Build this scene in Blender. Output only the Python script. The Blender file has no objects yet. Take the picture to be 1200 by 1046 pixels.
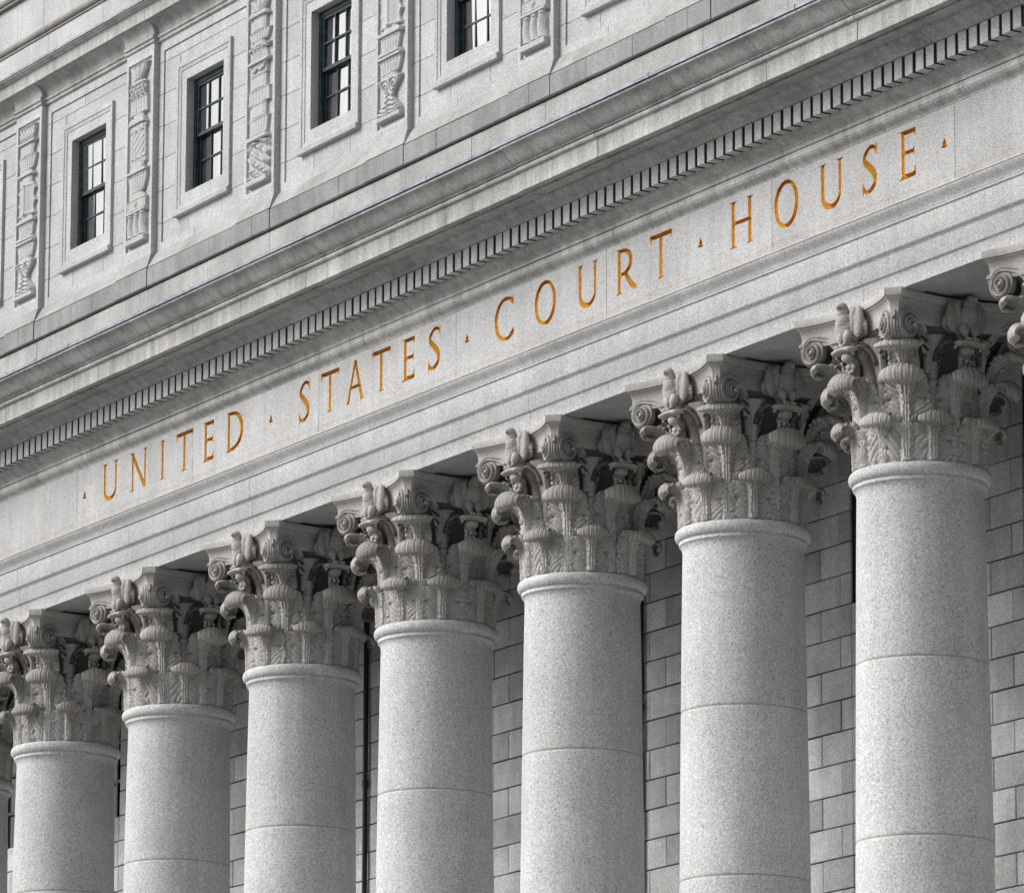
import bpy, math, random
import numpy as np
from math import pi, sin, cos, radians
random.seed(7); rng = np.random.default_rng(7)
scene = bpy.context.scene
COL = scene.collection

# ------------------------------------------------------------------ helpers
def link(o, parent=None):
    COL.objects.link(o)
    if parent is not None: o.parent = parent
    return o
def mesh(name, V, F, mat=None, angle=38, smooth=True):
    me = bpy.data.meshes.new(name)
    V = np.asarray(V, float)
    if isinstance(F, np.ndarray): F = F.tolist()
    me.from_pydata(V.tolist(), [], F)
    if mat: me.materials.append(mat)
    if smooth:
        me.shade_smooth(); me.set_sharp_from_angle(angle=radians(angle))
    me.update()
    return me
def obj(name, me, parent=None, loc=(0, 0, 0), rotz=0.0, label=None, kind=None):
    o = bpy.data.objects.new(name, me); link(o, parent)
    o.location = loc; o.rotation_euler = (0, 0, rotz)
    if label: o['label'] = label
    if kind: o['kind'] = kind
    return o
def thing(name, label, cat, loc=(0, 0, 0), group=None):
    o = bpy.data.objects.new(name, None); link(o)
    o.empty_display_size = .3; o.location = loc
    o['label'] = label; o['category'] = cat; o['kind'] = 'thing'
    if group: o['group'] = group
    return o
class MB:
    def __init__(s): s.V = []; s.F = []; s.n = 0
    def add(s, V, F):
        V = np.asarray(V, float)
        s.V.append(V); n = s.n
        s.F += [[i + n for i in f] for f in (F.tolist() if isinstance(F, np.ndarray) else F)]
        s.n += len(V)
    def box(s, x0, x1, y0, y1, z0, z1, c=0.0):
        if c <= 0:
            V = [(x, y, z) for x in (x0, x1) for y in (y0, y1) for z in (z0, z1)]
            s.add(V, [(0, 1, 3, 2), (4, 6, 7, 5), (0, 4, 5, 1), (2, 3, 7, 6), (0, 2, 6, 4), (1, 5, 7, 3)]); return
        # front (-y) face chamfered on all four edges
        V = [(x0, y1, z0), (x1, y1, z0), (x1, y1, z1), (x0, y1, z1),
             (x0, y0 + c, z0), (x1, y0 + c, z0), (x1, y0 + c, z1), (x0, y0 + c, z1),
             (x0 + c, y0, z0 + c), (x1 - c, y0, z0 + c), (x1 - c, y0, z1 - c), (x0 + c, y0, z1 - c)]
        F = [(0, 3, 2, 1), (0, 1, 5, 4), (1, 2, 6, 5), (2, 3, 7, 6), (3, 0, 4, 7),
             (4, 5, 9, 8), (5, 6, 10, 9), (6, 7, 11, 10), (7, 4, 8, 11), (8, 9, 10, 11)]
        s.add(V, F)
    def prism(s, prof, x0, x1):
        n = len(prof)
        V = [(x0, y, z) for y, z in prof] + [(x1, y, z) for y, z in prof]
        F = [(i, (i + 1) % n, n + (i + 1) % n, n + i) for i in range(n)]
        F += [tuple(range(n))[::-1], tuple(range(n, 2 * n))]
        s.add(V, F)
    def mesh(s, name, mat, angle=38, smooth=True):
        return mesh(name, np.concatenate(s.V), s.F, mat, angle, smooth)
def bake(me, mods, mat=None):
    """run modifiers once on a throw-away object and keep the resulting mesh"""
    o = bpy.data.objects.new('tmp', me); COL.objects.link(o)
    for t, kw in mods:
        m = o.modifiers.new(t, t)
        for k, v in kw.items(): setattr(m, k, v)
    dg = bpy.context.evaluated_depsgraph_get(); dg.update()
    out = bpy.data.meshes.new_from_object(o.evaluated_get(dg), depsgraph=dg)
    bpy.data.objects.remove(o)
    out.shade_smooth(); out.set_sharp_from_angle(angle=radians(50))
    if mat and not out.materials: out.materials.append(mat)
    return out
def catmull(P, n):
    P = np.asarray(P, float)
    Q = np.vstack([2 * P[0] - P[1], P, 2 * P[-1] - P[-2]])
    t = np.linspace(0, len(P) - 1, n); i = np.minimum(t.astype(int), len(P) - 2); f = (t - i)[:, None]
    a, b, c, d = Q[i], Q[i + 1], Q[i + 2], Q[i + 3]
    return .5 * (2 * b + (c - a) * f + (2 * a - 5 * b + 4 * c - d) * f**2 + (3 * b - a - 3 * c + d) * f**3)
def grid_faces(nu, nv, wrap=False):
    F = []
    for i in range(nu - (0 if wrap else 1)):
        for j in range(nv - 1):
            a = i * nv + j; b = ((i + 1) % nu) * nv + j
            F.append((a, b, b + 1, a + 1))
    return F
def lathe(prof, n=96):
    V = [(r * cos(2 * pi * i / n), r * sin(2 * pi * i / n), z) for i in range(n) for r, z in prof]
    return V, grid_faces(n, len(prof), True)
def sweep(path, sect, right, up=None):
    """sect(i) -> list of (a,b) offsets along right[i], up[i]"""
    path = np.asarray(path, float); V = []
    m = len(sect(0))
    for i in range(len(path)):
        for a, b in sect(i): V.append(path[i] + right[i] * a + up[i] * b)
    F = []
    for i in range(len(path) - 1):
        for j in range(m):
            k = (j + 1) % m
            F.append((i * m + j, i * m + k, (i + 1) * m + k, (i + 1) * m + j))
    F.append(tuple(range(m))[::-1]); F.append(tuple((len(path) - 1) * m + j for j in range(m)))
    return V, F
def tube(path, rad, m=10, flat=1.0):
    path = np.asarray(path, float); n = len(path)
    T = np.gradient(path, axis=0); T /= np.linalg.norm(T, axis=1)[:, None] + 1e-9
    ref = np.array([0.31, 0.17, 0.93]); A = np.cross(T, ref); A /= np.linalg.norm(A, axis=1)[:, None] + 1e-9
    B = np.cross(A, T)
    r = np.broadcast_to(np.asarray(rad, float), (n,))
    return sweep(path, lambda i: [(r[i] * cos(2 * pi * j / m), flat * r[i] * sin(2 * pi * j / m)) for j in range(m)], A, B)
def ellipsoid(c, r, rot=(0, 0, 0), n=14):
    from mathutils import Euler
    R = np.array(Euler(rot).to_matrix())
    V = []
    for i in range(n + 1):
        t = pi * i / n
        for j in range(2 * n):
            p = 2 * pi * j / (2 * n)
            v = np.array([r[0] * sin(t) * cos(p), r[1] * sin(t) * sin(p), r[2] * cos(t)])
            V.append(R @ v + np.array(c))
    F = []
    for i in range(n):
        for j in range(2 * n):
            k = (j + 1) % (2 * n)
            F.append((i * 2 * n + j, (i + 1) * 2 * n + j, (i + 1) * 2 * n + k, i * 2 * n + k))
    return V, F

# ------------------------------------------------------------------ materials
def nodes(name):
    m = bpy.data.materials.new(name); m.use_nodes = True
    nt = m.node_tree; b = nt.nodes['Principled BSDF']
    return m, nt, b
def N(nt, typ, **kw):
    n = nt.nodes.new(typ)
    for k, v in kw.items():
        if k in n.inputs: n.inputs[k].default_value = v
        else: setattr(n, k, v)
    return n
def ramp(nt, stops):
    r = nt.nodes.new('ShaderNodeValToRGB'); e = r.color_ramp.elements
    while len(e) < len(stops): e.new(.5)
    for el, (p, c) in zip(e, stops):
        el.position = p; el.color = (c, c, c, 1) if not isinstance(c, tuple) else (*c, 1)
    return r
def mix(nt, mode, fac, a, b):
    n = nt.nodes.new('ShaderNodeMix'); n.data_type = 'RGBA'; n.blend_type = mode
    def put(sock, v):
        if hasattr(v, 'is_linked'): nt.links.new(v, sock)
        elif isinstance(v, (int, float)): sock.default_value = v if sock.type == 'VALUE' else (v, v, v, 1)
        else: sock.default_value = (*v, 1)
    put(n.inputs[0], fac); put(n.inputs[6], a); put(n.inputs[7], b)
    return n.outputs[2]
def stone(name, col, grain=26.0, contrast=.5, fleck=.5, streak=.25, mottle=.2, bump=.25, rough=.75, hollow_shade=0.0, warm=(.93, .86, .74), island=0.0, stain=None, tone=False, otone=0.0):
    m, nt, b = nodes(name); L = nt.links.new
    tc = nt.nodes.new('ShaderNodeTexCoord'); oi = nt.nodes.new('ShaderNodeObjectInfo')
    mul = N(nt, 'ShaderNodeMath', operation='MULTIPLY'); mul.inputs[1].default_value = 57.0
    L(oi.outputs['Random'], mul.inputs[0])
    add = N(nt, 'ShaderNodeVectorMath', operation='ADD'); L(tc.outputs['Object'], add.inputs[0]); L(mul.outputs[0], add.inputs[1])
    P = add.outputs[0]
    n1 = N(nt, 'ShaderNodeTexNoise', Scale=grain, Detail=2.5, Roughness=.7); L(P, n1.inputs['Vector'])
    g = ramp(nt, [(.30, 1 - .42 * contrast), (.45, 1 - .10 * contrast), (.56, 1 + .06 * contrast), (.70, 1 + .34 * contrast)]); L(n1.outputs['Fac'], g.inputs[0])
    v = N(nt, 'ShaderNodeTexVoronoi', Scale=grain * 1.9); L(P, v.inputs['Vector'])            # single crystals, each its own tone
    sepv = N(nt, 'ShaderNodeSeparateColor'); L(v.outputs['Color'], sepv.inputs[0])
    fr = ramp(nt, [(0.0, 1 - .72 * fleck), (.10, 1 - .40 * fleck), (.24, 1 - .08 * fleck), (.78, 1 + .05 * fleck), (1.0, 1 + .42 * fleck)]); L(sepv.outputs[0], fr.inputs[0])
    c = mix(nt, 'MULTIPLY', 1.0, col, g.outputs[0]); c = mix(nt, 'MULTIPLY', 1.0, c, fr.outputs[0])
    # soft mottling of the blocks
    n2 = N(nt, 'ShaderNodeTexNoise', Scale=.9, Detail=5.0, Roughness=.62); L(P, n2.inputs['Vector'])
    r2 = ramp(nt, [(.28, 1 - mottle), (.7, 1 + .35 * mottle)]); L(n2.outputs['Fac'], r2.inputs[0])
    c = mix(nt, 'MULTIPLY', 1.0, c, r2.outputs[0])
    # rain streaks: noise stretched along z
    mp = N(nt, 'ShaderNodeMapping'); mp.inputs['Scale'].default_value = (3.2, 3.2, .22); L(P, mp.inputs['Vector'])
    n3 = N(nt, 'ShaderNodeTexNoise', Scale=1.7, Detail=5.0, Roughness=.7); L(mp.outputs[0], n3.inputs['Vector'])
    r3 = ramp(nt, [(.40, 0.0), (.72, 1.0)]); L(n3.outputs['Fac'], r3.inputs[0])
    sm = N(nt, 'ShaderNodeMath', operation='MULTIPLY'); L(r3.outputs[0], sm.inputs[0]); sm.inputs[1].default_value = streak
    c = mix(nt, 'MULTIPLY', sm.outputs[0], c, tuple(.62 * w for w in warm))
    if island > 0:   # each block of masonry its own tone
        ge = nt.nodes.new('ShaderNodeNewGeometry')
        ri = ramp(nt, [(0, 1 - island), (1, 1 + island * .6)]); L(ge.outputs['Random Per Island'], ri.inputs[0])
        c = mix(nt, 'MULTIPLY', 1.0, c, ri.outputs[0])
    if hollow_shade >= 1:    # shade painted into the colour of the leaves' carved hollows
        at = nt.nodes.new('ShaderNodeAttribute'); at.attribute_name = 'leaf_shade'
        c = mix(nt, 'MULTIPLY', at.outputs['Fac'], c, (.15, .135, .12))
    if hollow_shade > 0:     # shade painted into carved hollows, ridges painted lighter
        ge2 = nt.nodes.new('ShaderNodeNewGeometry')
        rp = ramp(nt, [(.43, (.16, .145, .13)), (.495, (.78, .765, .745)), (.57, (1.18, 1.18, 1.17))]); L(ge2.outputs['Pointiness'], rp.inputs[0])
        c = mix(nt, 'MULTIPLY', hollow_shade, c, rp.outputs[0])
    if otone > 0:    # no two carved pieces weathered alike
        ro = ramp(nt, [(0, 1 - otone), (1, 1 + otone * .6)]); L(oi.outputs['Random'], ro.inputs[0])
        c = mix(nt, 'MULTIPLY', 1.0, c, ro.outputs[0])
    if tone:         # every slab its own tone
        ta = nt.nodes.new('ShaderNodeAttribute'); ta.attribute_name = 'tone'
        c = mix(nt, 'MULTIPLY', 1.0, c, ta.outputs['Color'])
    if stain:        # faint tan water line along the foot of the frieze
        sx = nt.nodes.new('ShaderNodeSeparateXYZ'); L(tc.outputs['Object'], sx.inputs[0])
        ad = N(nt, 'ShaderNodeMath', operation='MULTIPLY_ADD'); L(n2.outputs['Fac'], ad.inputs[0]); ad.inputs[1].default_value = .10; L(sx.outputs[2], ad.inputs[2])
        rs = nt.nodes.new('ShaderNodeMapRange'); L(ad.outputs[0], rs.inputs[0]); rs.inputs[1].default_value = stain - .05; rs.inputs[2].default_value = stain + .05
        rb = ramp(nt, [(0.0, (.97, .96, .94)), (.42, (.95, .93, .89)), (.5, (.84, .80, .73)), (.58, (.97, .96, .94)), (1, (1, 1, 1))]); L(rs.outputs[0], rb.inputs[0])
        c = mix(nt, 'MULTIPLY', 1.0, c, rb.outputs[0])
    L(c, b.inputs['Base Color']); b.inputs['Roughness'].default_value = rough
    b.inputs['Specular IOR Level'].default_value = .25
    bp = N(nt, 'ShaderNodeBump', Strength=bump, Distance=.02)
    hsum = N(nt, 'ShaderNodeMath', operation='ADD'); L(n1.outputs['Fac'], hsum.inputs[0]); L(n2.outputs['Fac'], hsum.inputs[1])
    L(hsum.outputs[0], bp.inputs['Height']); L(bp.outputs[0], b.inputs['Normal'])
    return m
def plain(name, col, rough=.5, metal=0.0, var=.25, scale=8.0, bump=.1, col2=None):
    m, nt, b = nodes(name); L = nt.links.new
    tc = nt.nodes.new('ShaderNodeTexCoord')
    n1 = N(nt, 'ShaderNodeTexNoise', Scale=scale, Detail=5.0, Roughness=.65); L(tc.outputs['Object'], n1.inputs['Vector'])
    r = ramp(nt, [(.3, tuple(x * (1 - var) for x in col)), (.7, col2 or tuple(min(1, x * (1 + var)) for x in col))]); L(n1.outputs['Fac'], r.inputs[0])
    L(r.outputs[0], b.inputs['Base Color']); b.inputs['Roughness'].default_value = rough; b.inputs['Metallic'].default_value = metal
    bp = N(nt, 'ShaderNodeBump', Strength=bump, Distance=.01); L(n1.outputs['Fac'], bp.inputs['Height']); L(bp.outputs[0], b.inputs['Normal'])
    return m

M_SHAFT = stone('speckled_granite', (.60, .603, .61), grain=36, contrast=.68, fleck=.62, streak=.30, mottle=.16, bump=.30, island=.07)
M_ENT = stone('fine_granite', (.49, .491, .495), grain=50, contrast=.8, fleck=.7, streak=.30, mottle=.18, bump=.2, island=.05)
M_FRIEZE = stone('frieze_granite', (.49, .491, .495), grain=50, contrast=.8, fleck=.7, streak=.30, mottle=.18, bump=.2, stain=5.735, tone=True)
M_CORN = stone('weathered_granite', (.50, .498, .492), grain=44, contrast=.6, fleck=.6, streak=.8, mottle=.30, bump=.25, warm=(.80, .77, .70), island=.05)
M_SOOT = stone('sooty_granite', (.30, .29, .275), grain=34, contrast=.5, fleck=.4, streak=.6, mottle=.35, bump=.25)
M_CAP = stone('carved_granite', (.50, .49, .475), grain=44, contrast=.6, fleck=.4, streak=.18, mottle=.3, bump=.3, hollow_shade=1.0, otone=.16)
M_SCROLL = stone('scroll_granite', (.49, .48, .465), grain=44, contrast=.6, fleck=.4, streak=.15, mottle=.25, bump=.3, hollow_shade=.4, otone=.12)
M_ATTIC = stone('attic_granite', (.485, .489, .497), grain=42, contrast=.7, fleck=.6, streak=.25, mottle=.2, bump=.2, island=.08)
M_RELIEF = stone('relief_granite', (.52, .522, .525), grain=44, contrast=.5, fleck=.4, streak=.1, mottle=.15, bump=.2, hollow_shade=.6)
M_BASE = stone('damp_granite', (.29, .29, .294), grain=42, contrast=.6, fleck=.5, streak=.5, mottle=.35, bump=.25, island=.1)
M_WASH = stone('wash_granite', (.41, .41, .405), grain=42, contrast=.6, fleck=.5, streak=.35, mottle=.35, bump=.25, island=.05)
M_PWALL = stone('portico_masonry', (.64, .64, .645), grain=40, contrast=.7, fleck=.45, streak=.35, mottle=.35, bump=.5, island=.26)
M_BELL_SHADE = stone('bell_shade_granite', (.20, .19, .18), grain=40, contrast=.5, fleck=.3, streak=.2, mottle=.3, bump=.3)  # dark colour paints in the shade between the leaves
M_SOFFIT_SHADE = stone('soffit_shade_stone', (.085, .076, .064), grain=40, contrast=.5, fleck=.3, streak=.2, mottle=.3, bump=.3)  # dark colour stands in for shade under architrave and portico ceiling
M_GAP_SHADE = plain('gap_shade_stone', (.07, .066, .06), rough=.95, scale=12)  # shade of the dentil gaps, painted as near-black stone
M_JOINT = plain('dark_joint', (.05, .047, .043), rough=.95)
M_JOINTL = plain('grey_joint', (.20, .195, .185), rough=.95)
M_MORTAR = stone('tan_mortar', (.40, .375, .335), grain=40, contrast=.4, fleck=.2, streak=.1)
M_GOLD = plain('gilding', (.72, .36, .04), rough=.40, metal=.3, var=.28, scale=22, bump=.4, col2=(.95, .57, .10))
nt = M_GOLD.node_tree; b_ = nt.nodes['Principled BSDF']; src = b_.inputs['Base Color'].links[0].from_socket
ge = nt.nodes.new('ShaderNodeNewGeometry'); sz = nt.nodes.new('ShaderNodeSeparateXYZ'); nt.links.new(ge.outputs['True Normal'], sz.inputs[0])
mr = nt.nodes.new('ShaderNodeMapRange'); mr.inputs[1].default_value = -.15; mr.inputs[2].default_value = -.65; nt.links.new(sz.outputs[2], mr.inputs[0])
nt.links.new(mix(nt, 'MULTIPLY', mr.outputs[0], src, (.34, .22, .14)), b_.inputs['Base Color'])  # shade painted into the gilding: down-facing bevels turn dark brown
M_LEAD = plain('lead_flashing', (.22, .245, .29), rough=.5, metal=.4, var=.4, scale=5)
M_BRONZE = plain('patinated_bronze', (.006, .007, .008), rough=.45, metal=.2, var=.6, scale=7, col2=(.02, .05, .06))
M_PIPE = plain('black_iron', (.012, .012, .012), rough=.5, metal=.2)
M_DRAPE = plain('beige_drape', (.34, .28, .21), rough=.9, scale=3)
M_WHITE = plain('white_shade', (.93, .93, .93), rough=.85, var=.03, scale=2)
M_ROOM = plain('dark_room', (.03, .024, .018), rough=.9)
M_STREET = plain('street_asphalt', (.17, .17, .17), rough=.9, scale=2)
M_STEP = stone('step_granite', (.40, .395, .385), grain=20)
def glass():
    m, nt, b = nodes('window_glass'); L = nt.links.new
    out = nt.nodes['Material Output']; nt.nodes.remove(b)
    tr = N(nt, 'ShaderNodeBsdfTransparent'); tr.inputs[0].default_value = (.97, .98, .98, 1)
    gl = N(nt, 'ShaderNodeBsdfGlossy', Roughness=.03)
    ms = N(nt, 'ShaderNodeMixShader'); ms.inputs[0].default_value = .80; L(tr.outputs[0], ms.inputs[1]); L(gl.outputs[0], ms.inputs[2])
    L(ms.outputs[0], out.inputs[0]); return m
M_GLASS = glass()

# ------------------------------------------------------------------ main dimensions (metres; x along the front, -y towards the street)
S = 4.2                                   # column spacing
YF = -.957                                # plane of architrave / frieze
ZA = 4.487                                # underside of the architrave
XL, XR = -34.0, 8.5                       # built length of the front
GROUND = -13.6
def arc_pts(p0, p1, kind, n=9):
    (y0, z0), (y1, z1) = p0, p1; out = []
    for i in range(n + 1):
        t = i / n; s = t * t * (3 - 2 * t)
        if kind == 'reversa': y, z = y0 + (y1 - y0) * s, z0 + (z1 - z0) * t
        elif kind == 'recta': y, z = y0 + (y1 - y0) * t, z0 + (z1 - z0) * s
        elif kind == 'cavetto': y, z = y0 + (y1 - y0) * (1 - cos(t * pi / 2)), z0 + (z1 - z0) * sin(t * pi / 2)
        elif kind == 'ovolo': y, z = y0 + (y1 - y0) * sin(t * pi / 2), z0 + (z1 - z0) * (1 - cos(t * pi / 2))
        out.append((y, z))
    return out
def bead_pts(y, z0, z1, out, n=8):
    r = (z1 - z0) / 2
    return [(y - out * sin(pi * i / n), z0 + r - r * cos(pi * i / n)) for i in range(n + 1)]
def dedupe(P):
    Q = [P[0]]
    for p in P[1:]:
        if abs(p[0] - Q[-1][0]) + abs(p[1] - Q[-1][1]) > 1e-5: Q.append(p)
    return Q
def chamfer(P, d=.007, amin=35):
    P = dedupe(P); n = len(P); Q = []
    for i in range(n):
        a, b, c = np.array(P[i - 1]), np.array(P[i]), np.array(P[(i + 1) % n])
        u, w = a - b, c - b; lu, lw = np.linalg.norm(u), np.linalg.norm(w)
        turn = math.degrees(math.acos(np.clip(-(u @ w) / (lu * lw), -1, 1)))
        if turn > amin and min(lu, lw) > 2.5 * d:
            Q += [tuple(b + u / lu * d), tuple(b + w / lw * d)]
        else: Q.append(tuple(b))
    return Q
def courses(mb, prof, joints, gap=.006, jit=.002, x0=XL, x1=XR):
    xs = [x0] + [j for j in sorted(joints) if x0 < j < x1] + [x1]
    for a, b in zip(xs[:-1], xs[1:]):
        dy, dz = rng.normal(0, jit), rng.normal(0, jit * .6)
        mb.prism([(y + dy, z + dz) for y, z in prof], a + gap / 2, b - gap / 2)

# ------------------------------------------------------------------ entablature
ent = thing('entablature', 'pale granite entablature over the columns, with gilded inscription, dentil row and projecting cornice', 'entablature', (0, 0, ZA))
def E_(o): o.location = (o.location[0], o.location[1], o.location[2] - ZA); return o
arch = chamfer([(.957, ZA), (.62, ZA), (.62, ZA + .035), (-.62, ZA + .035), (-.62, ZA), (YF, ZA), (YF, 4.70), (-.99, 4.712), (-.99, 4.940)]
               + arc_pts((-.992, 4.945), (-1.04, 5.003), 'reversa', 6)
               + [(-1.04, 5.292), (-1.062, 5.296), (-1.062, 5.322)] + arc_pts((-1.066, 5.326), (-1.155, 5.488), 'reversa', 10)
               + [(-1.165, 5.490), (-1.165, 5.512), (-.90, 5.535), (.957, 5.535)])
mb = MB(); courses(mb, arch, [.22 + S * k for k in range(-9, 3)], gap=.007, jit=.0015)
me = mb.mesh('architrave', M_ENT); me.materials.append(M_SOFFIT_SHADE)
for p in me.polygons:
    if p.normal.z < -.9 and p.center.z < ZA + .1: p.material_index = 1  # underside gets the stone with shade painted in
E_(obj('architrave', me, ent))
mb = MB(); mb.box(XL + .01, XR - .01, -.93, .9, ZA + .05, 5.50)
E_(obj('joint_core', mb.mesh('joint_core', M_JOINTL, smooth=False), ent))

# --- letters: V-cut strokes as a height field
CS = .005
class Glyph:
    def __init__(s): s.P = []; s.R = []
    def poly(s, pts, hw):
        pts = np.asarray(pts, float); hw = np.broadcast_to(np.asarray(hw, float), (len(pts),))
        d = np.r_[0, np.cumsum(np.linalg.norm(np.diff(pts, axis=0), axis=1))]
        t = np.linspace(0, d[-1], max(2, int(d[-1] / .0025)))
        s.P.append(np.stack([np.interp(t, d, pts[:, 0]), np.interp(t, d, pts[:, 1])], 1)); s.R.append(np.interp(t, d, hw))
    def stem(s, p, q, hw, ser0=0, ser1=0, sh=.018, w=.078):
        """stroke p->q flaring at its ends; ser0/ser1 = a horizontal serif at that end"""
        p, q = np.array(p, float), np.array(q, float); t = np.linspace(0, 1, 40); Lg = np.linalg.norm(q - p)
        h = np.full(40, hw)
        if ser0: h = h + .007 * np.clip(1 - t * Lg / .05, 0, 1)**2
        if ser1: h = h + .007 * np.clip(1 - (1 - t) * Lg / .05, 0, 1)**2
        s.poly(p + (q - p) * t[:, None], h)
        for e, on in ((p, ser0), (q, ser1)):
            if on:
                a, b = (w, w) if on == 1 else ((w * 1.1, 0) if on == 2 else (0, w * 1.1))
                s.poly([(e[0] - a, e[1]), (e[0], e[1]), (e[0] + b, e[1])], [.012, sh + .014, .012])
    def arc(s, c, r, a0, a1, thick, thin, n=90, ph=0.0):
        a = np.radians(np.linspace(a0, a1, n))
        s.poly(np.stack([c[0] + r[0] * np.cos(a), c[1] + r[1] * np.sin(a)], 1), thin + (thick - thin) * np.abs(np.cos(a - radians(ph)))**1.5)
    def bar(s, p, q, hw, vs=0.0, up=True):
        """horizontal arm with a slanted beak at its end q"""
        s.poly([p, q], [hw, hw * .92])
        if vs:
            e = np.array(q); dd = -vs if up else vs
            s.poly([e, e + np.array([.012, dd])], [hw * .9, .008])
def glyph(ch, w, h=.62):
    g = Glyph(); st, th = .038, .030; b = -.004; t = h + .004
    if ch == 'I': g.stem((w / 2, b), (w / 2, t), st, 1, 1)
    elif ch == 'T':
        tb = h - .032; g.stem((w / 2, b), (w / 2, tb), st, 1, 0)
        g.poly([(.02, tb), (w - .02, tb)], [.031, .031])
        g.poly([(.02, tb), (.004, tb - .085)], [.028, .008]); g.poly([(w - .02, tb), (w - .006, tb - .075)], [.028, .008])
        g.poly([(w - .02, tb), (w - .008, h)], [.026, .008])
    elif ch == 'H':
        a, c = .095, w - .095
        g.stem((a, b), (a, t), st, 1, 1); g.stem((c, b), (c, t), st, 1, 1); g.poly([(a, h * .52), (c, h * .52)], .026)
    elif ch == 'U':
        a, c = .09, w - .085; rz = .20
        g.stem((a, rz), (a, t), st, 0, 1); g.stem((c, rz), (c, t), th, 0, 1)
        an = np.radians(np.linspace(180, 360, 60)); cx = (a + c) / 2
        g.poly(np.stack([cx + (c - a) / 2 * np.cos(an), rz + (rz - .034) * np.sin(an)], 1), np.interp(np.linspace(0, 1, 60), [0, .35, .6, 1], [st, .040, .032, th]))
    elif ch == 'N':
        a, c = .09, w - .075
        g.stem((a, b), (a, h - .03), th, 1, 0); g.stem((c, .02), (c, t), th, 0, 1)
        g.poly([(a - .02, h - .02), (c, .005)], [.036, .046]); g.poly([(.01, t), (a, t - .01)], [.008, .026])
    elif ch == 'E':
        a = .085
        g.stem((a, b), (a, t), st, 2, 2)
        g.bar((a, h - .031), (w - .03, h - .031), .030, .075); g.poly([(w - .03, h - .031), (w - .012, h)], [.026, .008])
        g.bar((a, h * .53), (w - .055, h * .53), .026, .055); g.bar((w - .09, h * .53), (w - .055, h * .53), .024, .05, False)
        g.bar((a, .031), (w - .03, .031), .031, .095, False)
    elif ch == 'D':
        a = .085; g.stem((a, b), (a, t), st, 2, 2)
        an = np.radians(np.linspace(90, -90, 80)); rx = w - a - .05
        P = np.stack([a + rx * np.sign(np.cos(an)) * np.abs(np.cos(an))**.75, h / 2 + (h / 2 - .03) * np.sin(an)], 1)
        g.poly(P, .026 + .022 * np.cos(an)**1.5)
    elif ch == 'O': g.arc((w / 2, h / 2), (w / 2 - .042, h / 2 - .022), 0, 360, .043, .026, 160, ph=-15)
    elif ch == 'C':
        g.arc((w * .60, h / 2), (w * .60 - .042, h / 2 - .022), 48, 312, .044, .025, 120)
        g.poly([(w - .06, h - .09), (w - .012, h - .01)], [.022, .008]); g.poly([(w - .055, h - .06), (w - .015, h - .14)], [.024, .008])
        g.poly([(w - .10, .07), (w - .008, .145)], [.022, .009])
    elif ch == 'S':
        P = catmull([(w - .035, h - .085), (w * .72, h - .032), (w * .47, h - .034), (w * .20, h - .115), (w * .20, h * .69), (w * .48, h * .55),
                     (w * .76, h * .40), (w * .84, h * .25), (w * .75, .085), (w * .48, .030), (w * .25, .035), (.035, .09)], 140)
        g.poly(P, np.interp(np.linspace(0, 1, 140), [0, .2, .35, .5, .65, .8, 1], [.022, .028, .040, .050, .042, .030, .022]))
        g.poly([(w - .04, h - .07), (w - .018, h)], [.02, .008]); g.poly([(w - .035, h - .075), (w - .02, h - .15)], [.024, .008])
        g.poly([(.035, .08), (.02, .16)], [.024, .008]); g.poly([(.04, .07), (.02, 0.0)], [.02, .008])
    elif ch == 'A':
        m = w * .5
        g.stem((.075, b), (m, h - .01), .030, 1, 0, w=.055); g.stem((w - .085, b), (m, h - .01), st, 1, 0, w=.06)
        g.poly([(.075 + (m - .075) * .38, h * .36), (w - .085 - (w - .085 - m) * .38, h * .36)], .024)
    elif ch == 'R':
        a = .085; g.stem((a, b), (a, t), st, 1, 2)
        an = np.radians(np.linspace(90, -90, 60)); rz = .165; rx = w * .56
        g.poly(np.stack([a + rx * np.abs(np.cos(an))**.75, h - .03 - rz + rz * np.sin(an)], 1), .025 + .018 * np.cos(an)**1.5)
        g.poly([(a + .02, h - .03), (a + .1, h - .03)], .024)
        P = catmull([(a + rx * .55, h - .04 - 2 * rz), (a + rx * .85, .15), (w - .075, .04), (w - .01, .022)], 40)
        g.poly(P, np.interp(np.linspace(0, 1, 40), [0, .5, .85, 1], [.036, .044, .034, .010]))
    elif ch == '.':
        c = w / 2
        g.poly([(c, .325), (c, .29), (c, .25)], [.004, .018, .040])
        g.poly([(c - .062, .212), (c, .226), (c + .062, .212)], [.005, .034, .005])
    return g
WORDS = [('U', -21.963, -21.378), ('N', -20.938, -20.325), ('I', -19.87, -19.68), ('T', -19.284, -18.729), ('E', -18.35, -17.983), ('D', -17.557, -16.983),
         ('S', -15.158, -14.792), ('T', -14.437, -13.871), ('A', -13.661, -13.059), ('T', -12.83, -12.28), ('E', -11.909, -11.539), ('S', -11.148, -10.766),
         ('C', -9.2, -8.657), ('O', -8.073, -7.478), ('U', -6.91, -6.334), ('R', -5.857, -5.317), ('T', -4.961, -4.411),
         ('H', -2.954, -2.356), ('O', -1.858, -1.275), ('U', -.79, -.213), ('S', .207, .57), ('E', 1.057, 1.431)]
WORDS += [('.', x - .08, x + .08) for x in (-22.62, -16.065, -9.996, -3.677, 2.058)]
ZL0, HL = 5.853, .62
FZ0, FZ1 = 5.50, 6.60
gx = lambda i: XL + i * CS
gz = lambda j: ZL0 - .03 + j * CS
NJ = int(round((HL + .06) / CS))
occ = [[] for _ in range(NJ)]
fri = None
letter_meshes = []
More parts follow.
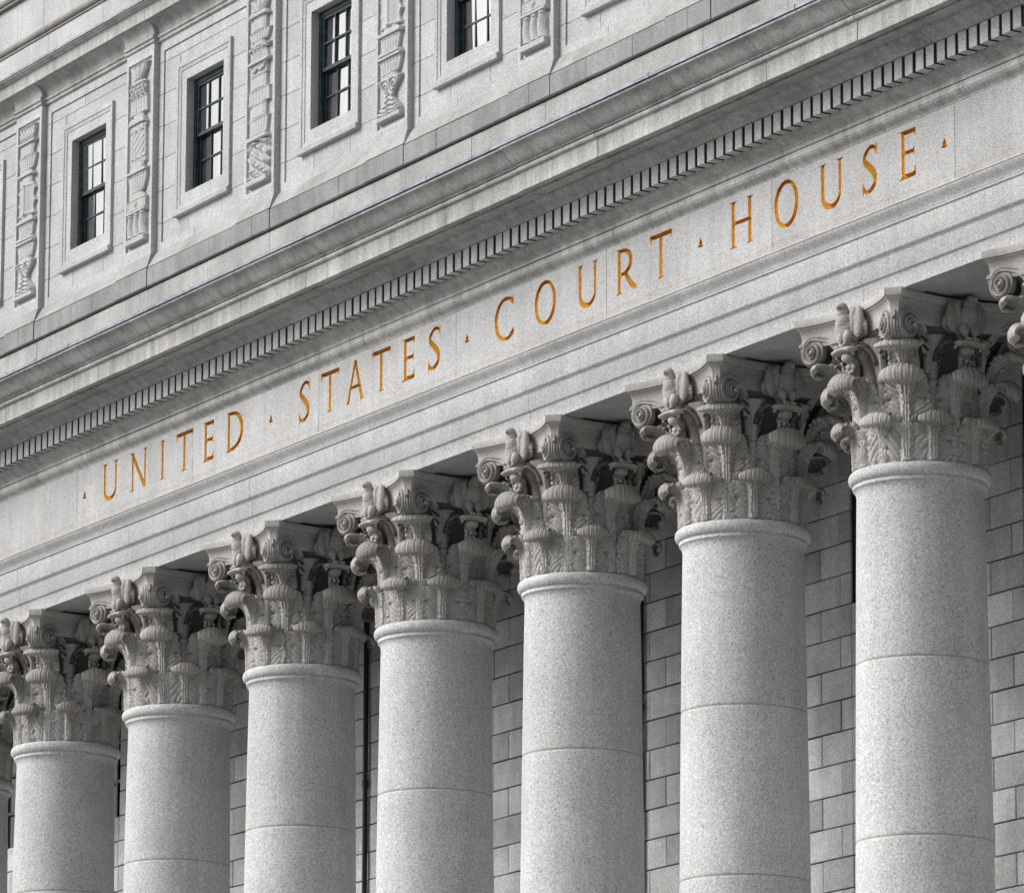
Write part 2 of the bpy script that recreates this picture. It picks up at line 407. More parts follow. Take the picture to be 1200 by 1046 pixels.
for ch, xa, xb in sorted(WORDS, key=lambda t: t[1]):
    i0 = int(math.floor((xa - .03 - XL) / CS)); i1 = int(math.ceil((xb + .03 - XL) / CS))
    g = glyph(ch, xb - xa, HL)
    ix = np.arange(i0, i1 + 1); jz = np.arange(NJ + 1)
    X, Z = np.meshgrid(XL + ix * CS - xa, gz(jz) - ZL0, indexing='ij')
    D = np.zeros_like(X)
    for P, R in zip(g.P, g.R):
        for c0 in range(0, len(P), 60):
            p, r = P[c0:c0 + 60], R[c0:c0 + 60]
            d = np.sqrt((X[..., None] - p[:, 0])**2 + (Z[..., None] - p[:, 1])**2)
            D = np.maximum(D, (r - d).max(-1))
    if ch in 'IHNTAERDU': D = np.minimum(D, np.clip(HL - Z, 0, 1) * 1.0)
    if ch in 'IHNTAERD': D = np.minimum(D, np.clip(Z, 0, 1))
    D[[0, -1], :] = 0; D[:, [0, -1]] = 0
    cell = np.maximum.reduce([D[:-1, :-1], D[1:, :-1], D[:-1, 1:], D[1:, 1:]]) > 0
    idx = -np.ones(D.shape, int); V = []; F = []
    for i, j in zip(*np.nonzero(cell)):
        f = []
        for a, b_ in ((i, j), (i + 1, j), (i + 1, j + 1), (i, j + 1)):
            if idx[a, b_] < 0:
                idx[a, b_] = len(V); V.append((gx(ix[a]), YF + 2.3 * D[a, b_], gz(b_)))
            f.append(idx[a, b_])
        F.append(f)
    for j in range(NJ):
        row = cell[:, j]; k = 0
        while k < len(row):
            if row[k]:
                e = k
                while e < len(row) and row[e]: e += 1
                occ[j].append((gx(ix[k]), gx(ix[e]))); k = e
            else: k += 1
    letter_meshes.append((ch, xa, V, F))
fj = [2.29 + S * k for k in range(-9, 2)]
gaps = [(x - .0045, x + .0045) for x in fj]
mb = MB()
def row(z0, z1, holes):
    x = XL
    for a, b_ in sorted(holes) + [(XR, XR)]:
        if a > x: mb.add([(x, YF, z0), (a, YF, z0), (a, YF, z1), (x, YF, z1)], [(0, 1, 2, 3)])
        x = max(x, b_)
row(FZ0, gz(0), gaps); row(gz(NJ), FZ1, gaps)
for j in range(NJ): row(gz(j), gz(j + 1), occ[j] + gaps)
me = mb.mesh('frieze', M_FRIEZE, smooth=False)
xs_ = np.empty(len(me.vertices) * 3); me.vertices.foreach_get('co', xs_)
tones = rng.uniform(.86, 1.06, 14); tt = tones[np.searchsorted(np.array(fj), xs_[0::3])]
me.attributes.new('tone', 'FLOAT_COLOR', 'POINT').data.foreach_set('color', np.stack([tt, tt, tt, np.ones_like(tt)], 1).ravel())
fri = E_(obj('frieze', me, ent, label='smooth granite frieze carrying the gilded words'))
for ch, xa, V, F in letter_meshes:
    V = np.array(V); V[:, 0] -= xa; V[:, 2] -= ZA
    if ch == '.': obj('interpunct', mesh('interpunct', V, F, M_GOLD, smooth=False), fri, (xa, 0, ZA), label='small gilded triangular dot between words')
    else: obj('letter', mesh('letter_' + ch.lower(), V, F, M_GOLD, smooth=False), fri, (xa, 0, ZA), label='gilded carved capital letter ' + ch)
mb = MB(); mb.box(XL, XR, YF + .125, .95, 5.51, 6.59)
E_(obj('joint_core', mb.mesh('joint_core', M_JOINTL, smooth=False), ent))

# --- bed mouldings, dentils, cornice
bed1 = chamfer(arc_pts((-.90, 6.555), (-.955, 6.558), 'reversa', 1) + arc_pts((-.962, 6.562), (-1.055, 6.662), 'reversa', 10) + [(-1.062, 6.664), (-1.062, 6.747), (-.9, 6.749)], .005)
bed2 = chamfer([(-.9, 6.753), (-1.075, 6.755), (-1.075, 6.81)] + arc_pts((-1.085, 6.814), (-1.225, 6.925), 'reversa', 10)
               + [(-1.24, 6.928), (-1.24, 7.203), (-.9, 7.203)], .005)
bed3 = chamfer([(-.9, 7.205), (-1.42, 7.206), (-1.42, 7.234)] + arc_pts((-1.43, 7.238), (-1.585, 7.352), 'reversa', 10) + [(-1.6, 7.362), (-.9, 7.362)], .004)
mb = MB(); courses(mb, bed1, [x + .35 for x in fj], gap=.006); courses(mb, bed2, [x - 1.1 for x in fj] + [x + 1.0 for x in fj], gap=.006)
courses(mb, bed3, [x + .2 for x in fj] + [x + 2.3 for x in fj], gap=.006)
E_(obj('bed_moulding', mb.mesh('bed_moulding', M_CORN), ent))
PT = S / 18
def shade_sides(me):
    me.materials.append(M_GAP_SHADE)
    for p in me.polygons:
        if abs(p.normal.x) > .9: p.material_index = 1  # side faces carry the painted gap shade
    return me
mb = MB(); mb.box(-.086, .086, -1.398, -1.238, -.130, .130, .005); dm = shade_sides(mb.mesh('dentil', M_ENT, smooth=False))
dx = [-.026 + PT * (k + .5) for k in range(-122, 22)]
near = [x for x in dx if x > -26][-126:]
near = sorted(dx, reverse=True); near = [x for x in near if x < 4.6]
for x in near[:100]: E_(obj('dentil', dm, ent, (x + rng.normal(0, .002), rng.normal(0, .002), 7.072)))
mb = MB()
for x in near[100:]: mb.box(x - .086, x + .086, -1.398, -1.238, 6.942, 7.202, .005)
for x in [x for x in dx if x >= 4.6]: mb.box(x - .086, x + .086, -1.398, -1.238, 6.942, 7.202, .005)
E_(obj('dentil', shade_sides(mb.mesh('dentil_far', M_ENT, smooth=False)), ent, kind='stuff', label='far dentils of the same row'))
corn = chamfer([(-.9, 7.364), (-1.60, 7.364), (-1.80, 7.366), (-1.80, 7.392), (-1.90, 7.392), (-1.90, 7.362), (-1.97, 7.360), (-1.97, 7.612), (-1.985, 7.616)]
               + bead_pts(-1.985, 7.618, 7.692, .040) + [(-1.99, 7.696), (-2.035, 7.698), (-2.035, 7.714)]
               + arc_pts((-2.04, 7.718), (-2.285, 7.896), 'recta', 14) + [(-2.30, 7.898), (-2.30, 7.934), (-.9, 8.25)], .006)
mb = MB(); courses(mb, corn, [x - .6 for x in fj] + [x + 1.5 for x in fj], gap=.007, jit=.003)
E_(obj('cornice', mb.mesh('cornice', M_CORN), ent))
# lead edging laid in overlapping lengths along the lip of the cornice
mb = MB(); x = XL
while x < XR:
    l = 1.15 + rng.uniform(-.25, .35); d = rng.uniform(0, .010)
    mb.prism([(-2.322 - d, 7.937), (-2.322 - d, 7.972 + d), (-2.30, 7.988 + d), (-1.6, 8.12), (-1.6, 8.10), (-2.29, 7.94)], x, x + l + .012)
    if rng.random() < .5: mb.box(x - .02, x + .025, -2.335, -2.30, 7.93, 7.995)
    x += l
E_(obj('flashing', mb.mesh('flashing', M_LEAD, angle=20), ent, label='thin bluish lead strip along the cornice lip'))

# ------------------------------------------------------------------ columns
Z0 = 2.445                                 # top of the astragal = foot of the capital
ZC = -11.0                                 # foot of the column
def shaft_r(z):
    t = np.clip((2.2 - z) / 13.2, 0, 1)
    return .795 + .135 * t**.78 if t > 0 else .795
prof = [(0.0, ZC + .62), (.99, ZC + .62), (.96, ZC + .66)]
joint_z = [0.0 - 2.218 * k for k in range(0, 5)]
mb = MB(); ends = [2.268] + joint_z + [ZC + .62]
for top, bot in zip(ends[:-1], ends[1:]):                 # one drum after another, each its own tone
    hi = top - .008 if top in joint_z else None; lo = bot + .008 if bot in joint_z else None
    P = []
    if lo is not None: P += [(shaft_r(bot) - .014, lo), (shaft_r(bot) - .006, lo), (shaft_r(bot) - .001, lo + .006)]
    else: P += [(.99, ZC + .62), (.96, ZC + .68)]
    z0_, z1_ = (lo + .03 if lo is not None else ZC + .78), (hi - .03 if hi is not None else 2.06)
    P += [(shaft_r(z), z) for z in np.linspace(z0_, z1_, 14)]
    if hi is not None: P += [(shaft_r(top) - .001, hi - .006), (shaft_r(top) - .006, hi), (shaft_r(top) - .014, hi)]
    else: P += [(.797, 2.12), (.805, 2.17), (.822, 2.205), (.845, 2.222), (.845, 2.262), (.838, 2.268)]
    V, F = lathe(P, 112); mb.add(V, F)
nf = len(mb.F)
for z in joint_z:
    V, F = lathe([(shaft_r(z) - .0075, z - .012), (shaft_r(z) - .006, z), (shaft_r(z) - .0075, z + .012)], 112); mb.add(V, F)
ME_SHAFT = mb.mesh('shaft', M_SHAFT, 50); ME_SHAFT.materials.append(M_MORTAR)
for p in ME_SHAFT.polygons[nf:]: p.material_index = 1
ap = [(.80, 2.262)] + [(.822 + .078 * sin(t), 2.353 - .088 * cos(t)) for t in np.linspace(0, pi, 16)] + [(.79, 2.443)]
V, F = lathe(ap, 112); ME_AST = mesh('astragal', V, F, M_SHAFT, 60)
mb = MB()
V, F = lathe([(.99, ZC + .62)] + [(1.0 + .09 * sin(t), ZC + .53 - .09 * cos(t + pi)) for t in np.linspace(0, pi, 12)] + [(1.0, ZC + .42), (.98, ZC + .36), (1.05, ZC + .30)]
             + [(1.12 + .13 * sin(t), ZC + .17 + .13 * cos(t)) for t in np.linspace(0, pi, 14)] + [(1.0, ZC + .04)], 72); mb.add(V, F)
mb.box(-1.28, 1.28, -1.28, 1.28, ZC - .30, ZC + .04)
ME_FOOT = mb.mesh('base', M_SHAFT)
# bell
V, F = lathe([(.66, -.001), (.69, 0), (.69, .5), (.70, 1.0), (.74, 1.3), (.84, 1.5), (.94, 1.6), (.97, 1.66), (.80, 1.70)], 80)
ME_BELL = mesh('capital', V, F, M_BELL_SHADE, 60)

def leaf(ctrl, W, capw, lobes, name, nu=101, nv=190, split=.60, ribd=.040):
    """acanthus leaf: fluted stalk, lobed and veined sides lying on the bell, tip rolled over like a shell"""
    C = catmull(ctrl, nv)                                     # (R, z)
    v = np.linspace(0, 1, nv); u = np.linspace(-1, 1, nu)
    T = np.gradient(C, axis=0); T /= np.linalg.norm(T, axis=1)[:, None]
    Nn = np.stack([T[:, 1], -T[:, 0]], 1)                     # outward normal in (R,z)
    s = np.clip((v - split * .80) / (split * .26), 0, 1); s = s * s * (3 - 2 * s)          # 0 on the stalk part, 1 on the rolled tip
    ph = lobes * v / split
    lob = np.abs(np.sin(pi * ph))**.5
    tooth = np.abs(np.sin(pi * ph * 4))
    side = W * np.interp(v / split, [0, .15, .5, .8, 1.0, 1.4], [.96, 1.0, 1.0, .82, .52, .5]) * (.78 + .22 * lob**.7) + .024 * tooth * (1 - s)
    tipr = np.clip((v - .76) / .24, 0, 1)
    capx = capw * (np.interp(v, [split, .74, .85], [.60, 1.0, 1.0])) * np.clip(1 - (tipr * .80)**3.2, 0, 1)**.5
    Wv = side * (1 - s) + capx * s
    V = np.zeros((nu, nv, 3)); SO = np.zeros((nu, nv))
    zc = C[int(.72 * nv):, 1].mean() - .01; rc = np.interp(split * .9, v, C[:, 0])
    st = np.clip((v / split - .30) / .70, 0, 1)               # the stalk fans out under the tip
    for a, uu in enumerate(u):
        au = abs(uu); x = uu * Wv
        wst = .058 + .150 * st**2.2
        stalk = (ribd + .02 * st) * np.exp(-(x / wst)**6)
        flute = .016 * np.cos(2 * pi * 2.0 * x / wst) * np.exp(-(x / (wst * 1.25))**6) * (1 + .6 * st)
        q = np.clip((np.abs(x) - wst) / (W - .07), 0, 1)      # 0 at the stalk .. 1 at the rim
        vein = np.cos((ph * 4 - q * 2.6 + .10 * np.sin(7 * ph + 3 * uu)) * 2 * pi) * (.006 + .010 * q) * np.clip(q * 5, 0, 1)
        belly = .010 * np.sin(np.clip(q, 0, 1) * pi) * lob
        rim = .018 * np.clip((q - .82) / .18, 0, 1) * tooth
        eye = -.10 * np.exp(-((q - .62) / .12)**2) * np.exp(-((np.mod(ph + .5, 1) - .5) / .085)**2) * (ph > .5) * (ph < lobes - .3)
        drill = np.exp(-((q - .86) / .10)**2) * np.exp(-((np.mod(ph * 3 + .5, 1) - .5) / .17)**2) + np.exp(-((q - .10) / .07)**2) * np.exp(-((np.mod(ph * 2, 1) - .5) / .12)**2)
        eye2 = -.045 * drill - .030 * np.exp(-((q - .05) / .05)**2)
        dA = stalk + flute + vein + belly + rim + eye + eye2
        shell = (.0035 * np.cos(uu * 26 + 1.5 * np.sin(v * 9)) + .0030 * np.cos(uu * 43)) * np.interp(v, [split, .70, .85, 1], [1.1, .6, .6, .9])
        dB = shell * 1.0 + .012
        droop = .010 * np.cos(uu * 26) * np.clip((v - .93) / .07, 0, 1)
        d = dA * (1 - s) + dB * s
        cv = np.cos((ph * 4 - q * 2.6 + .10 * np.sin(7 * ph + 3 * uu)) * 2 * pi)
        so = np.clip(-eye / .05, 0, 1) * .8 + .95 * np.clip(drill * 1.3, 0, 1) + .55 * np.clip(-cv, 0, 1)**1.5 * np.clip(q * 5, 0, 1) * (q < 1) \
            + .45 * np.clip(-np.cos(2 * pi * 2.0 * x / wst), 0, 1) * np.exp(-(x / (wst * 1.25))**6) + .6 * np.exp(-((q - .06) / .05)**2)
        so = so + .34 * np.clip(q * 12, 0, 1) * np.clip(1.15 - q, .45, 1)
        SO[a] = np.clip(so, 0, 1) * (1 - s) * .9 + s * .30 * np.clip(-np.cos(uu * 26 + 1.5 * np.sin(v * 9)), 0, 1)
        R = C[:, 0] + Nn[:, 0] * d; Z = C[:, 1] + Nn[:, 1] * d + droop * s
        ell = 1 - s * (1 - np.sqrt(np.clip(1 - .62 * uu**2, 0, 1)))                              # the rolled tip swells like a cushion
        Z = zc + (Z - zc) * ell; R = np.where(s > 0, rc + (R - rc) * (1 - (1 - ell) * .75), R)
        ang = x / (np.minimum(R, .86) * (1 - s) + np.maximum(R, 1.5) * s)                       # lies on the bell below, flatter at the tip
        V[a, :, 0] = R * np.cos(ang); V[a, :, 1] = R * np.sin(ang); V[a, :, 2] = Z
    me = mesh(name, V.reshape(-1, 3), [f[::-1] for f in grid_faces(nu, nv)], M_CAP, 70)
    me.attributes.new('leaf_shade', 'FLOAT', 'POINT').data.foreach_set('value', SO.ravel())  # mask for the shade painted into the leaf hollows
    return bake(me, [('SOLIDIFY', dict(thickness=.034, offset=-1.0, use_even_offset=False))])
ME_LOW = leaf([(.785, 0), (.79, .15), (.795, .30), (.81, .43), (.865, .55), (.955, .615), (1.055, .612), (1.12, .545), (1.128, .455), (1.075, .395)], .295, .33, 3, 'acanthus_leaf')
ME_UP = leaf([(.78, 0), (.785, .35), (.79, .62), (.80, .82), (.85, 1.00), (.95, 1.115), (1.09, 1.17), (1.22, 1.15), (1.30, 1.045), (1.295, .935), (1.225, .87)], .295, .35, 4, 'acanthus_leaf', split=.56)
ME_CAL = leaf([(.86, 1.02), (.90, 1.20), (.98, 1.36), (1.10, 1.455), (1.24, 1.485), (1.35, 1.445), (1.395, 1.365), (1.355, 1.30)], .16, .36, 2, 'calyx_leaf', nv=90, split=.5)

def pol(R, az, z):                       # az measured from the +x axis
    return np.array([R * cos(az), R * sin(az), z])
def volute():
    mb = MB()
    for sgn in (-1, 1):
        # stalk from the caulicolus up to the crown of the scroll, then the spiral in a plane fanned out from the diagonal
        fan = -sgn * radians(31)
        e1 = np.array([cos(fan), sin(fan), 0]); nrm = np.array([-sin(fan), cos(fan), 0]) * sgn
        c = np.array([1.315, sgn * .125, 1.60])
        r0 = .178; turns = 2.7
        th = np.linspace(0, 2 * pi * turns, 120)
        r = r0 * np.exp(-th * .098)
        lift = .085 * (th / th[-1])**1.2
        sp = np.array([c + e1 * rr * sin(t) + np.array([0, 0, 1]) * rr * cos(t) + nrm * l for t, rr, l in zip(th, r, lift)])
        stalk = catmull([pol(.85, sgn * radians(21), 1.10), pol(.90, sgn * radians(20), 1.32), pol(.98, sgn * radians(15.5), 1.55), pol(1.10, sgn * radians(11), 1.715), sp[0] - e1 * .03 + np.array([0, 0, .002])], 26)
        path = np.vstack([stalk[:-1], sp]); n = len(path); ns = len(stalk) - 1
        wd = np.r_[np.linspace(.085, .030, ns), .026 * (r / r0)**.8 + .004]       # in-plane half width
        T = np.gradient(path, axis=0); T /= np.linalg.norm(T, axis=1)[:, None]
        A = np.tile(nrm, (n, 1)); B = np.cross(A, T); B /= np.linalg.norm(B, axis=1)[:, None]
        th_ = np.r_[np.linspace(.035, .050, ns), .050 * (r / r0)**.4]
        def sect(i):
            a, b = th_[i], wd[i]
            return [(-a, -b), (a * .55, -b), (a, -b * .72), (a, -b * .45), (a * .62, 0), (a, b * .45), (a, b * .72), (a * .55, b), (-a, b)]
        V, F = sweep(path, sect, A, B); mb.add(V, F)
        # disc behind the coils, and the eye
        n2 = 28; ring = [c - nrm * .055 + e1 * .168 * cos(t) + np.array([0, 0, .168 * sin(t)]) for t in np.linspace(0, 2 * pi, n2, endpoint=False)]
        ring2 = [p + nrm * .070 for p in ring]
        cen = [c + nrm * .055]
        mb.add(np.array(ring + ring2 + cen), [(i, (i + 1) % n2, n2 + (i + 1) % n2, n2 + i) for i in range(n2)] + [(n2 + i, n2 + (i + 1) % n2, 2 * n2) for i in range(n2)])
        V, F = ellipsoid(sp[-1], (.030, .030, .030), n=8); mb.add(V, F)
    # fluted pad that joins the two scrolls on the diagonal
    for k in range(-2, 3):
        y = k * .036
        rr = .150 - .006 * abs(k)
        P = [np.array([1.335 + rr * sin(t), y, 1.60 + rr * cos(t)]) for t in np.linspace(-.9, pi * .95, 26)]
        V, F = tube(P, .021, 8); mb.add(V, F)
    V, F = ellipsoid((1.32, 0, 1.60), (.145, .11, .145), n=10); mb.add(V, F)
    # small curl under the horn of the abacus
    P = [np.array([1.475 + .03 * sin(t) * (1 - t / 14), 0, 1.70 + .03 * cos(t) * (1 - t / 14)]) for t in np.linspace(0, 9, 30)]
    V, F = tube(P, .014, 8, 3.0); mb.add(V, F)
    return mb.mesh('volute', M_SCROLL, 55)
ME_VOL = volute()
def caulis():
    mb = MB()
    path = catmull([(.80, 0, .30), (.805, 0, .60), (.81, 0, .95), (.825, 0, 1.10), (.86, 0, 1.28), (.93, 0, 1.46), (.99, 0, 1.56)], 60)
    n = len(path); z = path[:, 2]
    w = np.interp(z, [.3, .95, .985, 1.0, 1.035, 1.05, 1.09, 1.11, 1.3, 1.56], [.060, .066, .066, .082, .084, .070, .070, .078, .115, .17])
    d = np.interp(z, [.3, .95, .985, 1.0, 1.035, 1.05, 1.3, 1.56], [.045, .05, .05, .068, .07, .055, .07, .05])
    A = np.tile([0, 1, 0], (n, 1)).astype(float); B = np.tile([1, 0, 0], (n, 1)).astype(float)
    def sect(i):
        o = []
        for k in range(24):
            t = 2 * pi * k / 24
            fl = 1 + .07 * cos(6 * t) * (1 if z[i] > 1.12 else .35)
            o.append((w[i] * cos(t) * fl, d[i] * sin(t) * fl))
        return o
    V, F = sweep(path, sect, A, B); mb.add(V, F)
    # leaf tongues on the calyx
    for s in (-1, 1):
        for k in range(4):
            zz = 1.16 + .10 * k
            P = catmull([(.86 + .05 * k, s * (.03 + .02 * k), zz), (.885 + .05 * k, s * (.07 + .025 * k), zz + .05), (.88 + .05 * k, s * (.11 + .025 * k), zz + .06)], 8)
            V, F = tube(P, np.linspace(.022, .010, 8), 7); mb.add(V, F)
    return mb.mesh('caulicolus', M_CAP, 60)
ME_CAU = caulis()
def helix(sg):
    mb = MB()
    st = catmull([pol(.90, sg * radians(21), 1.24), pol(.95, sg * radians(19), 1.38), pol(1.01, sg * radians(14), 1.475), pol(1.06, sg * radians(9.5), 1.46)], 16)
    c = pol(1.045, sg * radians(9.5), 1.40); th = np.linspace(0, 2 * pi * 1.5, 44)
    az = sg * radians(9.5); e1 = np.array([sin(az), -cos(az), 0]) * sg; out = np.array([cos(az), sin(az), 0])
    sp = np.array([c + e1 * .062 * math.exp(-.16 * t) * sin(t) + np.array([0, 0, .062 * math.exp(-.16 * t) * cos(t)]) + out * (.012 + .006 * t) for t in th])
    P = np.vstack([st[:-1], sp])
    V, F = tube(P, np.r_[np.linspace(.045, .030, len(st) - 1), np.linspace(.028, .014, 44)], 9); mb.add(V, F)
    V, F = ellipsoid(sp[-1], (.02, .02, .02), n=6); mb.add(V, F)
    return mb.mesh('helix', M_CAP, 60)
ME_HEL = (helix(-1), helix(1))
def eagle():
    """standing eagle facing +x, on a ledge carried by a bowl and a spray of buds"""
    mb = MB()
    def E(c, r, rot=(0, 0, 0), n=12):
        V, F = ellipsoid(c, r, rot, n); mb.add(V, F)
    E((1.06, 0, 1.735), (.095, .105, .17), (0, radians(14), 0)); E((1.10, 0, 1.80), (.085, .09, .11), (0, radians(10), 0))
    E((1.115, 0, 1.89), (.070, .070, .09)); E((1.14, .012, 1.955), (.066, .056, .058))
    E((1.195, .02, 1.952), (.030, .022, .022), (0, radians(25), 0)); E((1.212, .022, 1.936), (.012, .012, .02))
    for s in (-1, 1):
        E((1.10, s * .058, 1.60), (.052, .048, .085), (0, radians(-8), 0)); E((1.12, s * .055, 1.535), (.026, .024, .05))
        for t in (-1, 0, 1): E((1.155, s * .055 + t * .024, 1.497), (.042, .013, .016), (0, radians(16), radians(12 * t)))
        # raised wing: shoulder, then a blade of long feathers
        E((1.055, s * .115, 1.86), (.055, .045, .085), (radians(-s * 12), 0, 0))
        for k in range(6):
            y = s * (.105 + .022 * k); top = 1.955 - .010 * k - .005 * k * k
            P = [np.array([1.075 - .018 * k, y - s * .012, top]), np.array([1.085 - .018 * k, y + s * .012, (top + 1.60) / 2]), np.array([1.03 - .016 * k, y - s * .03, 1.55 + .012 * k])]
            V, F = tube(catmull(P, 12), np.r_[np.linspace(.018, .024, 5), np.linspace(.024, .012, 7)], 8, 1.2); mb.add(V, F)
        E((1.03, s * .145, 1.77), (.055, .085, .19), (0, 0, radians(s * -10)))
    E((.985, 0, 1.60), (.05, .09, .12))
    # ledge
    for y in np.linspace(-.17, .17, 9):
        E((1.10, y, 1.450 - .6 * y * y), (.095, .045, .040))
    E((1.02, 0, 1.43), (.11, .16, .05))
    # bowl and buds
    E((1.05, 0, 1.365), (.09, .105, .07)); E((.98, 0, 1.30), (.08, .075, .09)); E((.93, 0, 1.18), (.05, .045, .12))
    for a in range(7):
        t = 2 * pi * a / 7; E((1.02, .075 * cos(t), 1.235 + .065 * sin(t)), (.035, .028, .028))
    E((1.035, 0, 1.235), (.04, .032, .032))
    for Vv in mb.V:
        up_ = np.clip((Vv[:, 2] - 1.40) / .1, 0, 1)
        Vv[:, 1] *= 1 + .28 * np.clip((Vv[:, 2] - 1.50) / .1, 0, 1); Vv[:, 0] = 1.04 + (Vv[:, 0] - 1.04) * (1 + .15 * up_); Vv[:, 2] += .045 * np.clip((Vv[:, 2] - 1.46) / .5, 0, 1)
    me = mb.mesh('eagle', M_CAP)
    me = bake(me, [('REMESH', dict(mode='VOXEL', voxel_size=.0105)), ('SMOOTH', dict(factor=.5, iterations=2))])
    co_ = np.empty(len(me.vertices) * 3); no_ = np.empty(len(me.vertices) * 3)
    me.vertices.foreach_get('co', co_); me.vertices.foreach_get('normal', no_)
    c, n = co_.reshape(-1, 3), no_.reshape(-1, 3)
    k = np.clip((c[:, 2] - 1.56) / .05, 0, 1) * np.clip((1.97 - c[:, 2]) / .04, 0, 1)
    row_ = np.floor(c[:, 2] / .045)
    d = .0035 * (np.abs(np.sin(c[:, 2] / .045 * pi)) * np.abs(np.cos(c[:, 1] * 62 + row_ * pi / 2)))**.7
    c += n * (d * k)[:, None]
    me.vertices.foreach_set('co', c.ravel()); me.update()
    if not me.materials: me.materials.append(M_CAP)
    return me
ME_EAGLE = eagle()
def abacus():
    a, b_, sag = 1.036, 1.191, .215
    half = []
    R = (a * a + sag * sag) / (2 * sag)
    n = 24
    for i in range(n + 1):
        x = -a + 2 * a * i / n
        y = -(b_ - sag) - (R - math.sqrt(R * R - x * x))
        half.append((x, y))
    P = []
    for k in range(4):
        c, s = cos(k * pi / 2), sin(k * pi / 2)
        P += [(x * c - y * s, x * s + y * c) for x, y in half]
    P = np.array(P); m = len(P)
    d = np.roll(P, -1, 0) - P; d /= np.linalg.norm(d, axis=1)[:, None]
    nm = np.stack([d[:, 1], -d[:, 0]], 1); np_ = np.roll(nm, 1, 0)
    bis = nm + np_; bis /= (1 + (nm * np_).sum(1))[:, None]
    lev = [(.095, 1.665), (.090, 1.672), (.088, 1.79), (.080, 1.84), (.062, 1.885), (.036, 1.912), (.030, 1.914), (.030, 1.930), (.006, 1.934), (.0, 1.942), (.0, 2.030), (.010, 2.040)]
    V = []; F = []
    for ins, z in lev:
        q = P - bis * ins; V += [(x, y, z) for x, y in q]
    for l in range(len(lev) - 1):
        for i in range(m):
            j = (i + 1) % m; F.append((l * m + i, l * m + j, (l + 1) * m + j, (l + 1) * m + i))
    F.append(tuple(range(m))[::-1]); F.append(tuple((len(lev) - 1) * m + i for i in range(m)))
    mb = MB(); mb.add(V, F)
    for k in range(4):                          # stub under every horn
        az = pi / 4 + k * pi / 2; c, s = cos(az), sin(az)
        W_ = [(1.36, -.05), (1.47, -.05), (1.47, .05), (1.36, .05)]
        pts = [(x * c - y * s, x * s + y * c, z) for z in (1.64, 1.68) for x, y in W_]
        mb.add(pts, [(3, 2, 1, 0), (4, 5, 6, 7)] + [(i, (i + 1) % 4, 4 + (i + 1) % 4, 4 + i) for i in range(4)])
    return mb.mesh('abacus', M_SCROLL, 40)
ME_ABA = abacus()

def make_column(x, label):
    t = thing('column', label, 'column', (x, 0, ZC - .30), 'granite columns of the portico')
    obj('shaft', ME_SHAFT, t, (0, 0, -ZC + .30)); obj('astragal', ME_AST, t, (0, 0, -ZC + .30)); obj('base', ME_FOOT, t, (0, 0, -ZC + .30))
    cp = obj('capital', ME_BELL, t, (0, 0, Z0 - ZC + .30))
    f = -pi / 2                                   # street face
    j = lambda s=.02: float(rng.normal(0, s))
    for k in range(8):
        for me_, a_ in ((ME_LOW, pi / 8), (ME_UP, 0)):
            o = obj('acanthus_leaf', me_, cp, (0, 0, 0), f + a_ + k * pi / 4 + j(.015)); o.scale = (1 + j(.012), 1 + j(.03), 1 + j(.018))
        obj('caulicolus', ME_CAU, cp, (0, 0, 0), f + pi / 8 + k * pi / 4)
    for k in range(4):
        d = f + k * pi / 2
        obj('eagle', ME_EAGLE, cp, (0, 0, 0), d + j(.01))
        for h in ME_HEL: obj('helix', h, cp, (0, 0, 0), d)
        obj('volute', ME_VOL, cp, (0, 0, 0), d + pi / 4)
        obj('calyx_leaf', ME_CAL, cp, (0, 0, 0), d + pi / 4)
    obj('abacus', ME_ABA, cp)
    return t
COLS = [(1, 'column of which only one capital horn and scroll show past the end of HOUSE'),
        (0, 'widest granite column, eagle capital just under the S and E of HOUSE'),
        (-1, 'granite column with eagle capital below the H and O of HOUSE'),
        (-2, 'granite column with eagle capital below the word COURT'),
        (-3, 'granite column with eagle capital under the last letters of STATES'),
        (-4, 'granite column with eagle capital under the D of UNITED and first S of STATES'),
        (-5, 'granite column with eagle capital under the letters U, N, I and T of UNITED'),
        (-6, 'granite column under the dot before UNITED, capital cut by the photo edge'),
        (-7, 'farthest granite column, a dark sliver behind the one under the first dot')]
for k, lab in COLS: make_column(S * k, lab)

# ------------------------------------------------------------------ attic storey
att = thing('attic_storey', 'attic wall of pale granite above the cornice, with windows between carved pilasters', 'facade wall', (0, 0, 8.0))
def A_(o): o.location.z -= 8.0; return o
PIT = 4.262; PX = [-25.21 + PIT * i for i in range(-2, 9)]       # pilaster axes
WX = [p + PIT / 2 for p in PX[:-1]]
mb = MB(); courses(mb, chamfer([(0, 7.9), (-.95, 7.95), (-.95, 9.04), (0, 9.04)], .008), [-33 + 2.1 * k for k in range(20)], gap=.008, jit=.003)
A_(obj('blocking_course', mb.mesh('blocking_course', M_WASH), att))
mb = MB()
base = lambda f, e=0: chamfer([(0, 9.068), (f, 9.068), (f, 9.365 + e), (-.2, 9.37 + e), (0, 9.37 + e)], .010)
for i, p in enumerate(PX[:-1]):
    q = PX[i + 1]
    mb.prism(base(-1.012, .014), p - .58, p - .004); mb.prism(base(-1.011, .014), p + .004, p + .58)
    for a, b_ in ((p + .587, p + 1.55), (p + 1.558, q - 1.45), (q - 1.442, q - .587)): mb.prism(base(-1.0 + rng.normal(0, .003)), a, b_)
A_(obj('base_course', mb.mesh('base_course', M_BASE), att, label='dark damp granite course below the windows'))
mb = MB(); mb.box(XL, XR, -.90, 0, 9.03, 9.075)
A_(obj('joint_core', mb.mesh('joint_core', M_JOINT, smooth=False), att))
mb = MB()
